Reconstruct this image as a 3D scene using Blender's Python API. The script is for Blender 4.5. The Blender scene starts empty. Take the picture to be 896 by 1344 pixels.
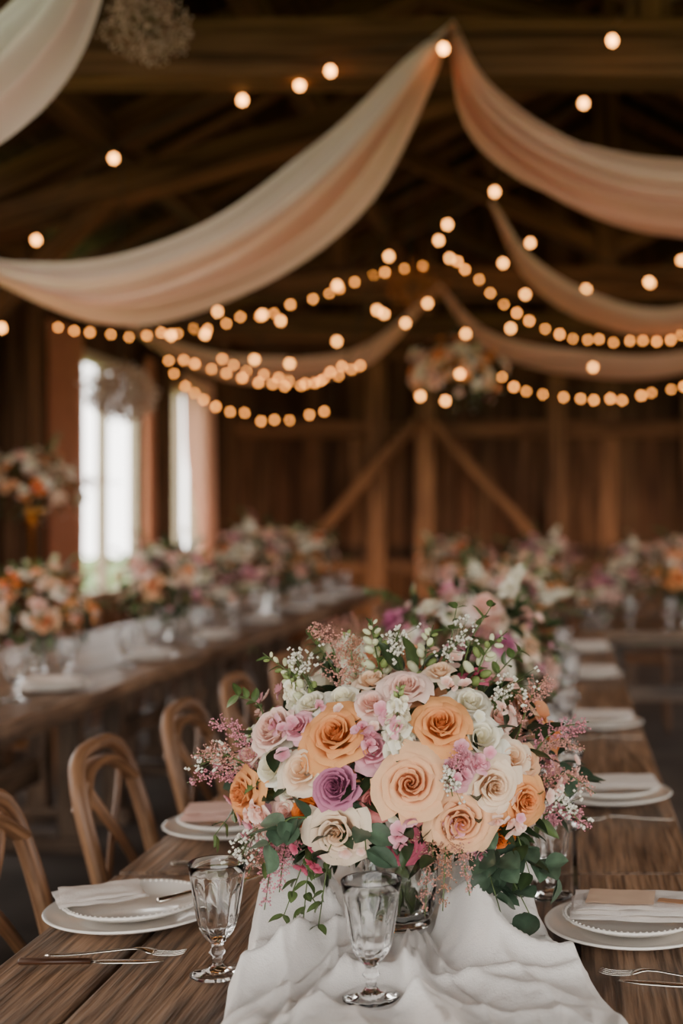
import bpy, math, random
import numpy as np
from mathutils import Vector, Matrix, noise
R = random.Random(7)
rng = np.random.default_rng(7)
D = bpy.data
def lin(c):
    c = np.array(c, float)/255.0
    return np.where(c <= .04045, c/12.92, ((c+.055)/1.055)**2.4)
def nrm(v):
    v = np.array(v, float); l = np.linalg.norm(v)
    return v/l if l > 1e-9 else np.array([0., 0., 1.])

# ------------------------------------------------------------ mesh builder
class MB:
    def __init__(s): s.V=[];s.F=[];s.C=[];s.G=[];s.M=[];s.n=0
    def add(s, V, F, col=(1,1,1), mat=0, gc=None):
        V=np.asarray(V,float); k=len(V)
        c=np.asarray(col,float)
        if c.ndim==1: c=np.tile(c,(k,1))
        s.V.append(V); s.C.append(c)
        s.G.append(V if gc is None else np.asarray(gc,float))
        off=s.n
        if isinstance(F,np.ndarray): s.F.extend((F+off).tolist())
        else: s.F.extend([[i+off for i in f] for f in F])
        s.M.extend([mat]*len(F)); s.n+=k
    def build(s, name, mats, smooth=True, parent=None, loc=None, rot=None):
        me=D.meshes.new(name)
        V=np.concatenate(s.V); me.from_pydata(V.tolist(),[],s.F)
        a=me.color_attributes.new('Col','FLOAT_COLOR','POINT')
        C=np.concatenate(s.C); C=np.concatenate([C,np.ones((len(C),1))],1)
        a.data.foreach_set('color',C.astype(np.float32).ravel())
        g=me.attributes.new('gc','FLOAT_VECTOR','POINT')
        g.data.foreach_set('vector',np.concatenate(s.G).astype(np.float32).ravel())
        for m in mats: me.materials.append(m)
        me.polygons.foreach_set('material_index',s.M)
        me.polygons.foreach_set('use_smooth',[smooth]*len(s.F))
        me.update(); 
        return put(name,me,loc,rot,parent)
def put(name,me,loc=None,rot=None,parent=None,scale=None):
    o=D.objects.new(name,me); bpy.context.scene.collection.objects.link(o)
    if loc is not None:o.location=loc
    if rot is not None:o.rotation_euler=rot
    if scale is not None:o.scale=scale if hasattr(scale,'__len__') else (scale,)*3
    if parent:o.parent=parent
    return o
def empty(name,loc=(0,0,0),rot=(0,0,0)):
    o=D.objects.new(name,None); o.empty_display_size=.1
    bpy.context.scene.collection.objects.link(o); o.location=loc;o.rotation_euler=rot
    return o
def sharp(o,ang=35):
    m=o.modifiers.new('es','EDGE_SPLIT'); m.split_angle=math.radians(ang)

def gridF(nu,nv,wrap=False):
    F=[]
    for i in range(nu if wrap else nu-1):
        for j in range(nv-1):
            i2=(i+1)%nu
            F.append([i*nv+j,i2*nv+j,i2*nv+j+1,i*nv+j+1])
    return np.array(F)
def catmull(P,n):
    P=np.asarray(P,float); P=np.vstack([2*P[0]-P[1],P,2*P[-1]-P[-2]])
    m=len(P)-3; out=[]
    for t in np.linspace(0,m-1e-6,n):
        i=int(t);f=t-i;a,b,c,d=P[i:i+4]
        out.append(.5*((2*b)+(-a+c)*f+(2*a-5*b+4*c-d)*f*f+(-a+3*b-3*c+d)*f**3))
    return np.array(out)
BOXF=[[0,1,3,2],[4,6,7,5],[0,4,5,1],[2,3,7,6],[0,2,6,4],[1,5,7,3]]
def beam(mb,p0,p1,w,h,col=(1,1,1),mat=0,up=(0,0,1),taper=1):
    p0=np.array(p0,float);p1=np.array(p1,float);t=nrm(p1-p0);L=np.linalg.norm(p1-p0)
    u=np.array(up,float)
    if abs(t@nrm(u))>.97:u=np.array([0,1.,0])
    s=nrm(np.cross(t,u));n=np.cross(s,t)
    V=[];G=[];o=np.array([R.random()*20,R.random()*20,R.random()*20])
    for e in (0,1):
        k=1 if e==0 else taper
        for a in (-1,1):
            for b in (-1,1):
                V.append((p1 if e else p0)+s*a*w/2*k+n*b*h/2*k); G.append(o+[L*e,a*w/2,b*h/2])
    mb.add(V,BOXF,col,mat,G)
def tube(mb,P,ra,rb=None,seg=8,col=(1,1,1),mat=0,up=(0,0,1),cap=True):
    P=np.asarray(P,float);n=len(P)
    ra=np.full(n,ra) if np.isscalar(ra) else np.asarray(ra,float)
    rb=ra if rb is None else (np.full(n,rb) if np.isscalar(rb) else np.asarray(rb,float))
    T=np.gradient(P,axis=0);V=[];G=[];l=0;o=R.random()*20
    u=np.array(up,float);ps=None
    for i in range(n):
        t=nrm(T[i]);s=np.cross(t,u)
        if np.linalg.norm(s)<.05: s=ps if ps is not None else np.cross(t,[1,0.1,0])
        s=nrm(s)
        if ps is not None and s@ps<0:s=-s
        ps=s;nn=np.cross(s,t)
        if i:l+=np.linalg.norm(P[i]-P[i-1])
        for k in range(seg):
            a=2*math.pi*k/seg
            V.append(P[i]+s*math.cos(a)*ra[i]+nn*math.sin(a)*rb[i]);G.append([l+o,math.cos(a)*ra[i]+o,math.sin(a)*rb[i]])
    F=[]
    for i in range(n-1):
        for k in range(seg):
            k2=(k+1)%seg;F.append([i*seg+k,i*seg+k2,(i+1)*seg+k2,(i+1)*seg+k])
    if cap:F.append(list(range(seg))[::-1]);F.append([(n-1)*seg+k for k in range(seg)])
    mb.add(V,F,col,mat,G)
def lathe(mb,prof,seg=48,col=(1,1,1),mat=0,mod=None,c=(0,0,0)):
    V=[];n=len(prof)
    for k in range(seg):
        a=2*math.pi*k/seg
        for i,(r,z) in enumerate(prof):
            m=mod(a,i,r,z) if mod else 1
            V.append([c[0]+r*m*math.cos(a),c[1]+r*m*math.sin(a),c[2]+z])
    F=gridF(seg,n,True)
    mb.add(V,F,col,mat)
OCT=np.array([[1,0,0],[-1,0,0],[0,1,0],[0,-1,0],[0,0,1],[0,0,-1]],float)
OCF=np.array([[0,2,4],[2,1,4],[1,3,4],[3,0,4],[2,0,5],[1,2,5],[3,1,5],[0,3,5]])
def sphere(seg=8,rings=6):
    V=[];
    for i in range(seg):
        for j in range(rings):
            a=2*math.pi*i/seg;b=math.pi*(j/(rings-1))
            V.append([math.sin(b)*math.cos(a),math.sin(b)*math.sin(a),math.cos(b)])
    return np.array(V),gridF(seg,rings,True)
SPH=sphere()

# ------------------------------------------------------------ materials
def newmat(name):
    m=D.materials.new(name);m.use_nodes=True;nt=m.node_tree;nt.nodes.clear()
    o=nt.nodes.new('ShaderNodeOutputMaterial');return m,nt,o
def N(nt,t,**k):
    n=nt.nodes.new(t)
    for a,v in k.items():
        if a in n.inputs.keys(): n.inputs[a].default_value=v
        else: setattr(n,a,v)
    return n
def wood(name,dark,light,rough=.6,bump=.4,scale=(1.0,14,14),fine=(3,90,90),spec=.4,lo=.45):
    m,nt,o=newmat(name);L=nt.links.new
    g=N(nt,'ShaderNodeAttribute',attribute_name='gc')
    c=N(nt,'ShaderNodeAttribute',attribute_name='Col')
    mp=N(nt,'ShaderNodeMapping');mp.inputs['Scale'].default_value=scale
    L(g.outputs['Vector'],mp.inputs[0])
    n1=N(nt,'ShaderNodeTexNoise');n1.inputs['Scale'].default_value=1.3;n1.inputs['Detail'].default_value=6;n1.inputs['Distortion'].default_value=1.2
    L(mp.outputs[0],n1.inputs['Vector'])
    mp2=N(nt,'ShaderNodeMapping');mp2.inputs['Scale'].default_value=fine
    L(g.outputs['Vector'],mp2.inputs[0])
    n2=N(nt,'ShaderNodeTexNoise');n2.inputs['Scale'].default_value=1.5;n2.inputs['Detail'].default_value=4
    L(mp2.outputs[0],n2.inputs['Vector'])
    r=N(nt,'ShaderNodeValToRGB');r.color_ramp.elements[0].position=.32;r.color_ramp.elements[1].position=.68
    r.color_ramp.elements[0].color=(*lin(dark),1);r.color_ramp.elements[1].color=(*lin(light),1)
    L(n1.outputs[0],r.inputs[0])
    r2=N(nt,'ShaderNodeValToRGB');r2.color_ramp.elements[0].position=.36;r2.color_ramp.elements[1].position=.56
    r2.color_ramp.elements[0].color=(lo,lo*.93,lo*.88,1);r2.color_ramp.elements[1].color=(1,1,1,1)
    L(n2.outputs[0],r2.inputs[0])
    m1=N(nt,'ShaderNodeMix',data_type='RGBA',blend_type='MULTIPLY');m1.inputs[0].default_value=.9
    L(r.outputs[0],m1.inputs[6]);L(r2.outputs[0],m1.inputs[7])
    m2=N(nt,'ShaderNodeMix',data_type='RGBA',blend_type='MULTIPLY');m2.inputs[0].default_value=1
    L(m1.outputs[2],m2.inputs[6]);L(c.outputs['Color'],m2.inputs[7])
    p=N(nt,'ShaderNodeBsdfPrincipled');p.inputs['Roughness'].default_value=rough
    p.inputs['Specular IOR Level'].default_value=spec
    L(m2.outputs[2],p.inputs['Base Color'])
    ad=N(nt,'ShaderNodeMath',operation='ADD');L(n1.outputs[0],ad.inputs[0]);L(n2.outputs[0],ad.inputs[1])
    b=N(nt,'ShaderNodeBump');b.inputs['Strength'].default_value=bump;b.inputs['Distance'].default_value=.004
    L(ad.outputs[0],b.inputs['Height']);L(b.outputs[0],p.inputs['Normal'])
    L(p.outputs[0],o.inputs[0]);return m
def attrmat(name,rough=.5,transl=.25,nscale=60,namt=.15,spec=.3,bump=0,coat=0):
    m,nt,o=newmat(name);L=nt.links.new
    c=N(nt,'ShaderNodeAttribute',attribute_name='Col')
    tc=N(nt,'ShaderNodeTexCoord');n1=N(nt,'ShaderNodeTexNoise');n1.inputs['Scale'].default_value=nscale;n1.inputs['Detail'].default_value=3
    L(tc.outputs['Object'],n1.inputs['Vector'])
    mr=N(nt,'ShaderNodeMapRange');mr.inputs[1].default_value=.3;mr.inputs[2].default_value=.7;mr.inputs[3].default_value=1-namt;mr.inputs[4].default_value=1
    L(n1.outputs[0],mr.inputs[0])
    m2=N(nt,'ShaderNodeMix',data_type='RGBA',blend_type='MULTIPLY');m2.inputs[0].default_value=1
    L(c.outputs['Color'],m2.inputs[6]);L(mr.outputs[0],m2.inputs[7])
    p=N(nt,'ShaderNodeBsdfPrincipled');p.inputs['Roughness'].default_value=rough;p.inputs['Specular IOR Level'].default_value=spec
    p.inputs['Coat Weight'].default_value=coat
    L(m2.outputs[2],p.inputs['Base Color'])
    if bump:
        b=N(nt,'ShaderNodeBump');b.inputs['Strength'].default_value=bump;b.inputs['Distance'].default_value=.002
        L(n1.outputs[0],b.inputs['Height']);L(b.outputs[0],p.inputs['Normal'])
    if transl:
        t=N(nt,'ShaderNodeBsdfTranslucent');L(m2.outputs[2],t.inputs[0])
        mx=N(nt,'ShaderNodeMixShader');mx.inputs[0].default_value=transl
        L(p.outputs[0],mx.inputs[1]);L(t.outputs[0],mx.inputs[2]);L(mx.outputs[0],o.inputs[0])
    else:L(p.outputs[0],o.inputs[0])
    return m
def glassmat(name,col=(1,1,1),rough=0,ior=1.46):
    m,nt,o=newmat(name);g=N(nt,'ShaderNodeBsdfGlass');g.inputs['Color'].default_value=(*col,1);g.inputs['Roughness'].default_value=rough;g.inputs['IOR'].default_value=ior
    nt.links.new(g.outputs[0],o.inputs[0]);return m
def metal(name,col,rough):
    m,nt,o=newmat(name);p=N(nt,'ShaderNodeBsdfPrincipled');p.inputs['Base Color'].default_value=(*lin(col),1);p.inputs['Metallic'].default_value=1
    n=N(nt,'ShaderNodeTexNoise');n.inputs['Scale'].default_value=40
    mr=N(nt,'ShaderNodeMapRange');mr.inputs[3].default_value=rough*.7;mr.inputs[4].default_value=rough*1.3
    nt.links.new(n.outputs[0],mr.inputs[0]);nt.links.new(mr.outputs[0],p.inputs['Roughness'])
    nt.links.new(p.outputs[0],o.inputs[0]);return m
def emis(name,col,s):
    m,nt,o=newmat(name);e=N(nt,'ShaderNodeEmission');e.inputs[0].default_value=(*col,1);e.inputs[1].default_value=s
    nt.links.new(e.outputs[0],o.inputs[0]);return m
def linen(name,col,transl=.15):
    m,nt,o=newmat(name);L=nt.links.new
    tc=N(nt,'ShaderNodeTexCoord')
    n=N(nt,'ShaderNodeTexNoise');n.inputs['Scale'].default_value=60;n.inputs['Detail'].default_value=6;n.inputs['Roughness'].default_value=.65
    n2=N(nt,'ShaderNodeTexNoise');n2.inputs['Scale'].default_value=420;n2.inputs['Detail'].default_value=2
    for x in (n,n2):L(tc.outputs['Object'],x.inputs['Vector'])
    a2=N(nt,'ShaderNodeMath',operation='MULTIPLY_ADD');L(n.outputs[0],a2.inputs[0]);a2.inputs[1].default_value=3;L(n2.outputs[0],a2.inputs[2])
    b=N(nt,'ShaderNodeBump');b.inputs['Strength'].default_value=.5;b.inputs['Distance'].default_value=.0016;L(a2.outputs[0],b.inputs['Height'])
    p=N(nt,'ShaderNodeBsdfPrincipled');p.inputs['Base Color'].default_value=(*lin(col),1);p.inputs['Roughness'].default_value=.9;p.inputs['Specular IOR Level'].default_value=.1
    L(b.outputs[0],p.inputs['Normal'])
    t=N(nt,'ShaderNodeBsdfTranslucent');t.inputs[0].default_value=(*lin(col),1)
    mx=N(nt,'ShaderNodeMixShader');mx.inputs[0].default_value=transl
    L(p.outputs[0],mx.inputs[1]);L(t.outputs[0],mx.inputs[2]);L(mx.outputs[0],o.inputs[0]);return m

M_table=wood('table_oak',(78,58,44),(166,134,108),rough=.42,bump=1.0,scale=(1.3,11,11),fine=(4,85,85),spec=.5,lo=.26)
M_chair=wood('chair_bentwood',(104,72,50),(162,120,88),rough=.42,bump=.2,scale=(2,25,25))
M_barn=wood('barn_board',(66,46,34),(120,88,66),rough=.8,bump=.5,scale=(.6,9,9),fine=(1,40,40),spec=.15)
M_beam=wood('barn_timber',(68,48,35),(126,94,70),rough=.75,bump=.5,scale=(.6,7,7),fine=(1,40,40),spec=.15)
M_petal=attrmat('petal',rough=.6,transl=.22,nscale=90,namt=.06,spec=.2)
M_leaf=attrmat('leaf',rough=.42,transl=.15,nscale=70,namt=.35,spec=.5)
M_drape=attrmat('sheer_drape',rough=.8,transl=.4,nscale=6,namt=.05,spec=.1)
M_curtain=attrmat('curtain_cloth',rough=.85,transl=.35,nscale=8,namt=.15,spec=.1)
M_glass=glassmat('clear_glass',(1,1,1),ior=1.42)
M_water=glassmat('water',(.97,.99,.98),0,1.33)
M_ceramic=attrmat('ceramic',rough=.22,transl=0,nscale=8,namt=.04,spec=.5,coat=.3)
M_steel=metal('cutlery_steel',(206,198,188),.22)
M_brass=metal('brass',(180,130,70),.35)
M_linen=linen('linen_gauze',(240,236,232))
M_napkin=linen('napkin_cotton',(232,224,218),transl=.05)
M_blush=linen('napkin_blush',(232,196,184),transl=.05)
M_wire=attrmat('wire_black',rough=.6,transl=0)
M_bulb=emis('bulb_glow',(1,.33,.055),17)
M_bulb2=emis('bulb_glow_large',(1,.38,.08),17)
M_paper=attrmat('paper',rough=.8,transl=0,nscale=30,namt=.05)

# ------------------------------------------------------------ flowers
def petal_rose(seed,NP=28,op=1.0,nu=7,nv=8,inner=.07,cup=1.0,h=1.0,full=False):
    r_=random.Random(seed);Vs=[];Fs=[];A=[];F0=gridF(nu,nv);n=0
    U,VV=np.meshgrid(np.linspace(-1,1,nu),np.linspace(0,1,nv)**.85,indexing='ij');U=U.ravel();VV=VV.ravel()
    for k in range(NP):
        t=k/(NP-1);a0=k*2.39996+r_.uniform(-.25,.25)
        rm=inner+(.68*t**1.1 if full else .72*t**.85);w=1.45-.68*t
        H=((.86-.30*t**1.6-.10*(1-t)**4) if full else (.62+.25*math.sin(math.pi*min(1,t*1.1+.1))-.12*t))*h
        curl=(.015+.36*t**1.8)*op*r_.uniform(.7,1.2);close=.55*(1-t)**1.1*cup
        wid=np.sin(math.pi*(.12+.70*VV))**.6
        ang=a0+w*U*wid
        ph=r_.uniform(0,6.28)
        r=rm*np.sin(math.pi/2*np.minimum(1,.15+VV*1.05))**.8*(1-close*VV**2)+curl*VV**3.5
        r=r+.045*U+.06*np.abs(U)**3*VV*t+.02*np.sin(U*5+ph)*VV**3*(.3+t)+(.045+.03*t)*VV**9
        z=-.18*t+H*(VV-.2*U*U*VV**2)-curl*.8*VV**6-.03*VV**10+.025*np.sin(U*4+ph*2)*VV**2
        Vs.append(np.stack([r*np.cos(ang),r*np.sin(ang),z-.25],1))
        Fs.append(F0+n);n+=nu*nv
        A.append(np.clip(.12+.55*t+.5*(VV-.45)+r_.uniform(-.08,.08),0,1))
    return np.concatenate(Vs),np.concatenate(Fs),np.concatenate(A)
def flat_flower(seed,np_=5,nu=4,nv=4,dish=.25):
    r_=random.Random(seed);Vs=[];Fs=[];A=[];n=0;F0=gridF(nu,nv)
    U,VV=np.meshgrid(np.linspace(-1,1,nu),np.linspace(0,1,nv),indexing='ij');U=U.ravel();VV=VV.ravel()
    for k in range(np_):
        a=k*2*math.pi/np_+r_.uniform(-.1,.1);w=.62*np.sin(math.pi*(.08+.72*VV))
        x=VV*(1-.15*U*U);y=U*w*.95
        z=dish*VV**2+.12*U*U*VV+.04
        Vs.append(np.stack([x*math.cos(a)-y*math.sin(a),x*math.sin(a)+y*math.cos(a),z],1));Fs.append(F0+n);n+=nu*nv
        A.append(np.clip(VV*1.2-.1,0,1))
    return np.concatenate(Vs),np.concatenate(Fs),np.concatenate(A)
HI=[petal_rose(s,34,full=True) for s in (1,2,3)]
HIC=[petal_rose(s,36,.4,inner=.05,cup=.9,full=True) for s in (4,5)]
HIO=[petal_rose(s,15,1.1,inner=.12,cup=.5,h=.9) for s in (6,7,8)]
LO=[petal_rose(s,14,1,5,5) for s in (1,2)]
LOO=[petal_rose(s,8,1.25,5,5,inner=.2,cup=.2) for s in (6,7)]
FRI=[petal_rose(s,6,1.2,4,4,inner=.2,cup=.1) for s in (11,12)]
FL=[flat_flower(s) for s in (1,2)]
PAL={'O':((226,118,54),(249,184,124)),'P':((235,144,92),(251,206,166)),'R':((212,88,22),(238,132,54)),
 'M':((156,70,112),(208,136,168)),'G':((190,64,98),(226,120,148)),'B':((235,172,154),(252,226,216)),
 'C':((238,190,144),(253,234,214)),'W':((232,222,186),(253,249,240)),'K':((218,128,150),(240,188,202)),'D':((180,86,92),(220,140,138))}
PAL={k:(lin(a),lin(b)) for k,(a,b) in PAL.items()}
def frame(n,spin):
    n=nrm(n);a=np.array([0,0,1.]) if abs(n[2])<.9 else np.array([1.,0,0])
    x=nrm(np.cross(a,n));y=np.cross(n,x);c,s=math.cos(spin),math.sin(spin)
    return np.stack([x*c+y*s,-x*s+y*c,n],1)
def bloom(mb,T,p,n,s,ck,mat=0):
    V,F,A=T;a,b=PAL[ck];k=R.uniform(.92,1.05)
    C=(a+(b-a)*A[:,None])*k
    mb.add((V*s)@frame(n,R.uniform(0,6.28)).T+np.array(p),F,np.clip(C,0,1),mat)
_lu,_lv=np.meshgrid(np.linspace(-1,1,5),np.linspace(0,1,8),indexing='ij');_lu=_lu.ravel();_lv=_lv.ravel();LF=gridF(5,8)
def leaf(mb,p,d,L,W,col,mat=1,bend=.25,up=(0,0,1),fold=.25,rnd=.8):
    d=nrm(d);u=np.array(up,float)+rng.normal(0,.35,3);s=np.cross(d,u)
    s=nrm(s);n=np.cross(s,d)
    w=W/2*np.sin(math.pi*_lv**rnd)**.75
    y=_lu*w;z=-bend*L*_lv**2+fold*np.abs(y)+.02*L*np.sin(_lv*9+R.random()*6)*np.abs(_lu)
    V=np.array(p)+np.outer(_lv*L,d)+np.outer(y,s)+np.outer(z,n)
    k=1+R.uniform(-.2,.2)
    C=np.tile(col,(len(V),1))*k; C=C*(1+.35*(np.abs(_lu)<.1))[:,None]
    mb.add(V,LF,np.clip(C,0,1),mat)
G_dark=lin((46,62,36));G_mid=lin((86,106,60));G_light=lin((142,158,96));G_euc=lin((88,112,90));G_stem=lin((92,110,58))
def sprig(mb,p0,p1,kind,sag=.02):
    p0=np.array(p0,float);p1=np.array(p1,float);L=np.linalg.norm(p1-p0);m=(p0+p1)/2+np.array([0,0,sag])+rng.normal(0,.006,3)
    P=catmull([p0,m,p1],12)
    tube(mb,P,np.linspace(.0016,.0008,12),seg=5,col=G_stem,mat=1)
    T=np.gradient(P,axis=0)
    if kind in('euc','leafy','dark'):
        n=int(L/.02)+2
        for i in range(n):
            f=.15+.85*i/max(1,n-1);j=min(11,int(f*11));t=nrm(T[j]);q=P[j]
            for sg in (-1,1):
                side=nrm(np.cross(t,rng.normal(0,1,3)))
                d=nrm(t*.6+side*sg)
                if kind=='euc':leaf(mb,q,d,R.uniform(.034,.05),R.uniform(.027,.038),G_euc*R.uniform(.5,1.05),bend=.15,rnd=.9)
                elif kind=='dark':leaf(mb,q,d,R.uniform(.03,.045),R.uniform(.018,.024),G_dark*R.uniform(.7,1.4))
                else:leaf(mb,q,d,R.uniform(.016,.028),R.uniform(.009,.014),G_mid*R.uniform(.7,1.3))
    elif kind=='stock':
        n=int(L/.0055)
        for i in range(n):
            f=i/n;j=min(11,int((.25+.75*f)*11));t=nrm(T[j]);q=P[j]+(P[min(11,j+1)]-P[j])*R.random()
            a=i*2.4;fr=frame(t,0);d=fr[:,0]*math.cos(a)+fr[:,1]*math.sin(a)
            s=(.0155*(1-f)**.8+.004)
            if f<.72:bloom(mb,FRI[i%2],q+d*s*.8,d+t*.5,s,'W')
            else:
                V=OCT*np.array([.7,.7,1.3])*s*.75;mb.add(V@frame(d+t,0).T+q+d*s*.7,OCF,G_light*R.uniform(.8,1.4),1)
    elif kind=='buds':
        n=int(L/.007)
        for i in range(n):
            f=i/n;j=min(11,int((.2+.8*f)*11));t=nrm(T[j]);q=P[j]
            a=i*2.4;fr=frame(t,0);d=fr[:,0]*math.cos(a)+fr[:,1]*math.sin(a);s=.0075*(1-f)+.003
            V,F=SPH;mb.add((V*np.array([.75,.75,1.3])*s)@frame(d+t*.8,0).T+q+d*s*1.6,F,(lin((226,228,190)) if i%3 else G_light)*R.uniform(.85,1.1),0)
            if i%3==0:leaf(mb,q,d+t,.02,.008,G_mid)
    elif kind=='breath':
        for i in range(34):
            f=.4+.6*R.random();j=min(11,int(f*11));q=P[j]+rng.normal(0,.35*L*(f-.2)*.5,3)
            tube(mb,[P[max(0,j-3)],q],.0004,seg=3,col=G_mid,mat=1,cap=False)
            for _ in range(3):mb.add(OCT*R.uniform(.0018,.0032)+q+rng.normal(0,.0025,3),OCF,lin((250,246,236)),0)
    elif kind in('ast','astd','astp'):
        base={'ast':lin((230,172,160)),'astd':lin((206,152,128)),'astp':lin((234,160,176))}[kind]
        nb=30
        for i in range(nb):
            f=.12+.88*i/nb;j=min(11,int(f*11));t=nrm(T[j]);q=P[j];bl=(.036*(1-f)**.7+.006)*L/.12
            side=nrm(np.cross(t,rng.normal(0,1,3)));d=nrm(t*.9+side);e=q+d*bl
            tube(mb,[q,e],.0004,seg=3,col=base*.7,mat=0,cap=False)
            for _ in range(max(5,int(bl*620))):
                g=R.random();s=R.uniform(.0009,.002)
                mb.add(OCT*s+q+d*bl*g+rng.normal(0,.0022,3),OCF,np.clip(base*R.uniform(.7,1.3),0,1),0)
def breath(mb,c,r,n,col,stems=True,s0=.005,col2=None):
    c=np.array(c,float)
    for i in range(n):
        d=nrm(rng.normal(0,1,3));q=c+d*r*R.uniform(.3,1)**.7*np.array([1,1,.8])
        if stems and i%3==0:tube(mb,[c+d*r*.1,q],.0008,seg=3,col=lin((130,110,80)),mat=1,cap=False)
        for _ in range(3):
            mb.add(OCT*s0*R.uniform(.6,1.2)+q+rng.normal(0,s0*2.2,3),OCF,np.array(col if col2 is None or R.random()<.6 else col2)*R.uniform(.7,1.1),0)
def ellip(c,r,dx,dz,sgn=-1,k=.9):
    s=(dx/r[0])**2+(dz/r[2])**2
    y=sgn*math.sqrt(max(0,1-s))*r[1]
    n=np.array([dx/r[0]**2,y/r[1]**2,dz/r[2]**2])
    return np.array(c)+np.array([dx*(min(k,1) if s<1 else 1),y*k,dz*(min(k,1) if s<1 else 1)]),nrm(n)

def vase_mesh(mb,mg,mw,r=.052,h=.15):
    prof=[(0,.0),(r*.8,0),(r*.86,.004),(r*.84,.012),(r*.9,.03),(r*.98,.07),(r*1.0,.10),(r*1.05,.13),(r*1.2,h),(r*1.14,h),(r*.98,.13),(r*.92,.10),(r*.9,.07),(r*.8,.03),(r*.6,.014),(0,.012)]
    P=[];
    for i in range(len(prof)-1):
        k=6 if 3<=i<8 else 1
        for j in range(k):
            f=j/k;P.append((prof[i][0]*(1-f)+prof[i+1][0]*f,prof[i][1]*(1-f)+prof[i+1][1]*f))
    P.append(prof[-1])
    def mod2(a,i,rr,z):
        if 3<i<34 and rr>r*.8 and z>.012 and z<.135:return 1+.05*abs(math.sin(7*a+z*55))*abs(math.sin(7*a-z*55))
        return 1
    lathe(mb,P,84,mat=mg,mod=mod2)
    lathe(mb,[(0,.0135),(r*.57,.0155),(r*.76,.032),(r*.85,.07),(r*.87,.098),(0,.098)],40,mat=mw)

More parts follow.
